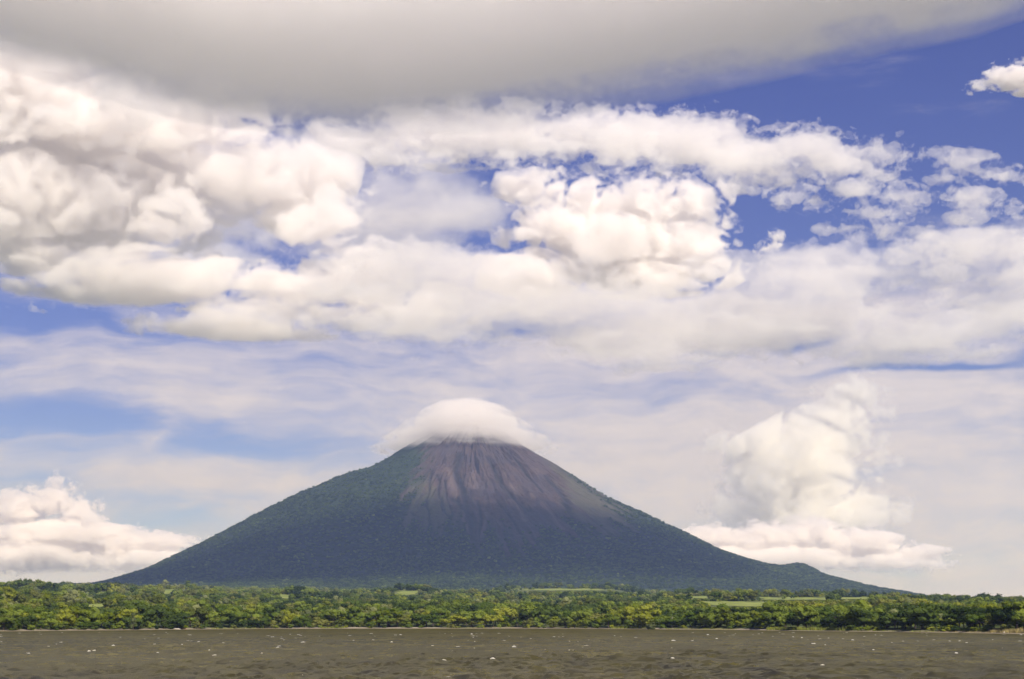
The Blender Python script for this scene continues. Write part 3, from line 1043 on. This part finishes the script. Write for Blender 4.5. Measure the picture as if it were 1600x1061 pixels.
# narrow strips of bare sand
m_sand, n, b = simple_mat('beach_sand', (0.3, 0.25, 0.18))
co = n.node('ShaderNodeTexCoord').outputs['Object']
n.put(b.inputs['Base Color'], n.mix(n.noise(co, 0.4, 4), (0.22, 0.18, 0.13), (0.38, 0.33, 0.25)))
for (x0, x1, wid) in ((468, 508, 6), (540, 580, 7), (590, 705, 6), (760, 830, 4), (1000, 1036, 5), (1140, 1190, 4)):
    V = []
    xs = np.linspace(x0, x1, 30)
    for k, px in enumerate(xs):
        s = math.sin(math.pi * k / 29) ** 0.5
        for q in (-4.0, 0.3 * wid * s, wid * s):
            x, y = shore_point(px, q)
            V.append((x, y, float(ground_h(x, y)) + 0.12 + 0.1 * max(q, 0)))
    F = []
    for k in range(29):
        for q in range(2):
            F.append((k * 3 + q, k * 3 + 3 + q, k * 3 + 4 + q, k * 3 + 1 + q))
    tag(mesh_obj('beach', np.array(V), np.array(F), [m_sand], smooth=True), 'narrow strip of pale sand at the waterline', 'beach', 'strips of sand along the shore', 'structure')
# ------------------------------------------------------------------ the air between
def make_haze():
    x0, x1, y0, y1, z0, z1 = -19500.0, 19500.0, -9500.0, 20000.0, -5.0, 1950.0
    v = [(x, y, z) for z in (z0, z1) for x, y in ((x0, y0), (x1, y0), (x1, y1), (x0, y1))]
    f = np.array([(0, 3, 2, 1), (4, 5, 6, 7), (0, 1, 5, 4), (1, 2, 6, 5), (2, 3, 7, 6), (3, 0, 4, 7)])
    m = bpy.data.materials.new('haze_air')
    m.use_nodes = True
    m.node_tree.nodes.clear()
    n = NT(m.node_tree)
    vol = n.node('ShaderNodeVolumePrincipled', {'Color': (0.42, 0.58, 1.0, 1), 'Absorption Color': (1, 1, 1, 1), 'Density': HAZE_DENSITY, 'Anisotropy': 0.1})
    n.node('ShaderNodeOutputMaterial', {'Volume': vol.outputs[0]})
    tag(mesh_obj('haze', v, f, [m]), 'thin blue haze over the lake and plain', 'haze', kind='stuff')


HAZE_DENSITY = 2.9e-5
make_haze()
# ------------------------------------------------------------------ clouds: real bodies of scattering vapour


def cloud_material(density, noise_size, erosion, tint, aniso, stretch=1.0, gain=1.0, base=None):
    m = bpy.data.materials.new('cloud_vapour')
    m.use_nodes = True
    m.node_tree.nodes.clear()
    n = NT(m.node_tree)
    vol = n.node('ShaderNodeVolumePrincipled', {'Color': tint, 'Anisotropy': aniso, 'Density Attribute': ''})
    d = n.node('ShaderNodeAttribute', attribute_name='density').outputs['Fac']
    co = n.node('ShaderNodeTexCoord').outputs['Object']
    zz = n.node('ShaderNodeSeparateXYZ', {0: co}).outputs[2]
    co = n.vmath('MULTIPLY', co, (1, 1, stretch))
    no = n.noise(co, 1.0 / noise_size, 5, 0.66, 0.4)
    no = n.ramp(no, 0.28, 0.72, 0, 1, 'LINEAR')
    if base:                       # the underside thins out into ragged vapour
        d = n.math('MULTIPLY', d, n.ramp(zz, base[0], base[1]))
    x = n.math('SUBTRACT', d, n.math('MULTIPLY', no, erosion))
    x = n.math('MULTIPLY', x, gain / max(0.15, 1 - erosion), clamp=True)
    n.put(vol.inputs['Density'], n.math('MULTIPLY', x, density))
    n.node('ShaderNodeOutputMaterial', {'Volume': vol.outputs[0]})
    return m


def volume_modifier(o, voxel, band, mat):
    g = bpy.data.node_groups.new('cloud_body', 'GeometryNodeTree')
    g.interface.new_socket('Geometry', in_out='INPUT', socket_type='NodeSocketGeometry')
    g.interface.new_socket('Geometry', in_out='OUTPUT', socket_type='NodeSocketGeometry')
    gi, go = g.nodes.new('NodeGroupInput'), g.nodes.new('NodeGroupOutput')
    mv = g.nodes.new('GeometryNodeMeshToVolume')
    mv.resolution_mode = 'VOXEL_SIZE'
    mv.inputs['Voxel Size'].default_value = voxel
    mv.inputs['Interior Band Width'].default_value = band
    mv.inputs['Density'].default_value = 1.0
    sm = g.nodes.new('GeometryNodeSetMaterial')
    sm.inputs['Material'].default_value = mat
    g.links.new(gi.outputs[0], mv.inputs['Mesh'])
    g.links.new(mv.outputs[0], sm.inputs[0])
    g.links.new(sm.outputs[0], go.inputs[0])
    md = o.modifiers.new('cloud_body', 'NODES')
    md.node_group = g


def lumps(blobs, px, rng, levels, count, depth, grow=(0.32, 0.55), up=0.3, floor=None):
    """ellipsoids with smaller ones budding from their surfaces; metres, local"""
    out = []

    def bud(c, r, lev):
        out.append((c, r))
        if lev == 0:
            return
        for _ in range(count):
            v = rng.normal(size=3)
            v[1] -= 0.35
            v[2] += up
            v /= np.linalg.norm(v)
            s = rng.uniform(*grow)
            rr = np.minimum(r * s, r.min() * s * 1.7)
            cc = c + v * (r * 0.9)
            if floor is not None and cc[2] - rr[2] < floor:
                continue
            bud(cc, rr, lev - 1)
    for (c, r) in blobs:
        bud(c, r, levels)
    return out


CUMULUS = dict(levels=3, count=8, noise_px=34, erosion=0.56, voxel_px=2.2, band_px=13, density=0.010, gain=1.5, up=0.3, grow=(0.28, 0.52))
PUFF = dict(levels=2, count=8, noise_px=14, erosion=0.66, voxel_px=1.8, band_px=8, density=0.018, gain=1.4)
MASS = dict(levels=3, count=6, noise_px=48, erosion=0.66, voxel_px=3.0, band_px=20, density=0.0055, gain=1.4, up=0.15, grow=(0.28, 0.52))
LOWBANK = dict(levels=3, count=7, noise_px=11, erosion=0.62, voxel_px=1.5, band_px=6, density=0.015, gain=1.3, up=0.4, grow=(0.28, 0.5))
TOWER = dict(levels=3, count=7, noise_px=26, erosion=0.52, voxel_px=2.2, band_px=14, density=0.0065, gain=1.2, up=0.3, grow=(0.28, 0.5), tint=(1.0, 0.988, 0.955))
SHEET = dict(levels=0, count=0, noise_px=150, erosion=0.24, voxel_px=5, band_px=22, density=0.0016, depth=2.2, gain=1.0, tint=(1.0, 0.982, 0.972))
MOTTLE = dict(levels=1, count=5, noise_px=22, erosion=0.84, voxel_px=2.8, band_px=13, density=0.004, gain=1.5, up=0.1, depth=1.0)
LAYER = dict(levels=1, count=5, noise_px=48, erosion=0.86, voxel_px=3.6, band_px=24, density=0.0020, gain=1.1, up=0.0)
CAP = dict(levels=1, count=7, noise_px=55, erosion=0.42, voxel_px=2.2, band_px=9, density=0.006, stretch=2.5, gain=0.9, grow=(0.2, 0.35), up=-0.1, depth=2.2)

VAPOUR = dict(levels=1, count=5, noise_px=70, erosion=0.75, voxel_px=4.5, band_px=30, density=0.0016, gain=1.0, up=0.0)

def make_cloud(label, blobs, dist, seed, levels=2, count=9, depth=1.0, density=0.012, noise_px=28, erosion=0.75, voxel_px=2.6,
               band_px=14, tint=(1.0, 0.980, 0.964), aniso=0.2, up=0.3, holes=(), group=None, stretch=1.0, gain=1.0, grow=(0.32, 0.55), fade=None):
    rng = np.random.default_rng(seed)
    cx = np.mean([b[0] for b in blobs])
    cy = np.mean([b[1] for b in blobs])
    org = at(cx, cy, dist)
    px = np.linalg.norm(at(cx + 1, cy, dist) - org)
    loc = []
    for b in blobs:
        off = b[4] if len(b) > 4 else 0.0
        c = at(b[0], b[1], dist + off * px) - org
        loc.append((c, np.array([b[2] * px, depth * px * math.sqrt(b[2] * b[3]), b[3] * px])))
    ls = lumps(loc, px, rng, levels, count, depth, up=up, grow=grow)
    if holes:
        hs = [(at(h[0], h[1], dist) - org, h[2] * px, h[3] * px) for h in holes]
        keep = []
        for c, r in ls:
            ok = True
            for hc, hx, hz in hs:
                if max(r[0], r[2]) < 45 * px and ((c[0] - hc[0]) / (hx + r[0] * .7)) ** 2 + ((c[2] - hc[2]) / (hz + r[2] * .7)) ** 2 < 1:
                    ok = False
            if ok:
                keep.append((c, r))
        ls = keep
    sv, sf = (ICO1_V, ICO1_F) if levels > 2 else (ICO_V, ICO_F)
    V = np.concatenate([sv * r + c for c, r in ls])
    F = np.concatenate([sf + i * len(sv) for i in range(len(ls))])
    o = mesh_obj('cloud', V, F)
    o.location = org
    tag(o, label, 'cloud', group, 'stuff')
    mat = cloud_material(density * 16000.0 / dist, noise_px * px, erosion, tint, aniso, stretch, gain,
                         [(at(cx, f_, dist) - org)[2] for f_ in fade] if fade else None)
    volume_modifier(o, voxel_px * px, band_px * px, mat)
    return o



def band(path, width, n_, rx, ry, seed):
    """puffs strewn along a bent band: path of frame points"""
    rng = np.random.default_rng(seed)
    px = np.array([p[0] for p in path], float)
    py = np.array([p[1] for p in path], float)
    w = np.interp(np.arange(len(path)), np.arange(len(path)), width)
    out = []
    for _ in range(n_):
        t = rng.uniform(0, len(path) - 1)
        x = np.interp(t, np.arange(len(path)), px)
        y = np.interp(t, np.arange(len(path)), py) + rng.uniform(-1, 1) * np.interp(t, np.arange(len(path)), w)
        s = rng.uniform(0.5, 1.3)
        out.append((x + rng.normal() * 12, y, rx * s, ry * s, rng.uniform(-60, 60)))
    return out


make_cloud('towering white cumulus cloud with a bright cauliflower top in the middle of the sky',
           [(830, 292, 85, 42), (900, 305, 65, 42), (850, 360, 75, 60), (1000, 325, 85, 72), (1075, 325, 66, 68), (1075, 395, 95, 65), (950, 390, 130, 80), (830, 430, 110, 55),
            (1000, 440, 150, 40), (1130, 425, 60, 35), (925, 315, 75, 45, 40), (960, 345, 110, 70, 60)],
           15000, 3, fade=(520, 420), **CUMULUS)
make_cloud('small bright puff of cloud just right of the central cumulus', [(1192, 390, 20, 15), (1214, 374, 20, 19), (1205, 386, 26, 13)], 15000, 4, **PUFF)
make_cloud('huge white cloud mass filling the left of the sky with a blue hole in it',
           [(20, 160, 230, 130), (200, 205, 190, 115), (330, 185, 130, 80), (395, 210, 88, 78), (390, 262, 120, 84), (500, 345, 92, 76), (575, 405, 105, 55), (330, 285, 130, 66),
            (40, 330, 220, 120), (180, 325, 160, 105), (230, 380, 110, 60), (180, 430, 240, 66), (330, 446, 260, 56), (490, 455, 190, 60), (400, 505, 250, 48), (600, 485, 160, 55), (60, 390, 170, 60), (460, 290, 140, 110, 90), (300, 300, 150, 85, 90), (560, 425, 130, 62, 70), (150, 300, 200, 130, 90), (640, 470, 130, 50, 60)],
           16000, 5, holes=[(380, 370, 52, 15), (305, 300, 18, 9)], fade=(575, 480), **MASS)
make_cloud('thin lavender cloud filling the gaps behind the big left cloud mass',
           band([(-40, 300), (150, 350), (350, 330), (500, 330), (650, 350), (800, 370)], [120, 100, 90, 80, 70, 50], 60, 150, 45, 33), 25000, 33, **VAPOUR)
make_cloud('low bright cumulus cloud above the left shore',
           [(82, 780, 42, 34), (25, 795, 60, 34), (122, 800, 36, 32), (100, 838, 160, 34), (235, 845, 100, 22), (310, 842, 40, 12), (40, 875, 190, 44), (200, 880, 170, 34)],
           34000, 6, fade=(925, 830), **LOWBANK)
make_cloud('tall pale cream cumulus tower right of the volcano',
           [(1235, 725, 135, 95), (1295, 672, 90, 72), (1328, 618, 62, 48), (1180, 775, 85, 75), (1270, 800, 150, 70), (1392, 718, 30, 28), (1355, 700, 50, 50), (1150, 800, 60, 50), (1340, 790, 80, 50)],
           60000, 7, fade=(900, 845), **TOWER)
make_cloud('low cloud bank with a lumpy top under the pale tower right of the volcano',
           [(1110, 838, 90, 22), (1210, 838, 90, 30), (1270, 832, 70, 30), (1340, 846, 90, 28), (1430, 862, 75, 18), (1200, 876, 200, 34), (1350, 886, 180, 30)],
           48000, 8, fade=(915, 840), **LOWBANK)
edge = [(-150, 30), (0, 62), (150, 108), (300, 146), (470, 166), (620, 168), (740, 160), (850, 138), (950, 122), (1100, 94), (1250, 62), (1400, 28), (1560, -4)]
along = [(x_, float(np.interp(x_, [e[0] for e in edge], [e[1] for e in edge]))) for x_ in range(-150, 1561, 20)]
make_cloud('smooth grey cloud sheet stretching across the top of the sky',
           [(x_, y_ - 100, 210, 116) for x_, y_ in along] + [(x_ + 60, y_ - 170, 240, 120) for x_, y_ in along] + [(x_ + 20, y_ - 62, 170, 66, 40) for x_, y_ in along if x_ > 700],
           7000, 9, **SHEET)
make_cloud('white puff of cloud at the upper right edge of the sky', [(1570, 122, 44, 24), (1605, 128, 50, 26), (1530, 134, 28, 13)], 15000, 10, **PUFF)
make_cloud('mottled band of small grey-white clouds running down across the right of the sky',
           band([(480, 235), (620, 215), (760, 205), (900, 210), (1040, 215), (1160, 235), (1280, 275), (1400, 320), (1650, 360)], [25, 45, 50, 45, 45, 50, 65, 95, 110], 430, 50, 20, 21),
           19000, 12, **MOTTLE)
make_cloud('broad soft layer of grey cloud below the central cumulus',
           band([(560, 440), (760, 470), (1000, 500), (1250, 480), (1450, 460), (1700, 450)], [70, 70, 60, 70, 85, 90], 125, 150, 36, 22),
           14400, 13, **LAYER)
make_cloud('pale cap cloud draped over the volcano summit',
           [(728, 662, 88, 41), (728, 676, 118, 36), (727, 690, 144, 28), (724, 701, 160, 19)],
           11700, 11, **CAP)
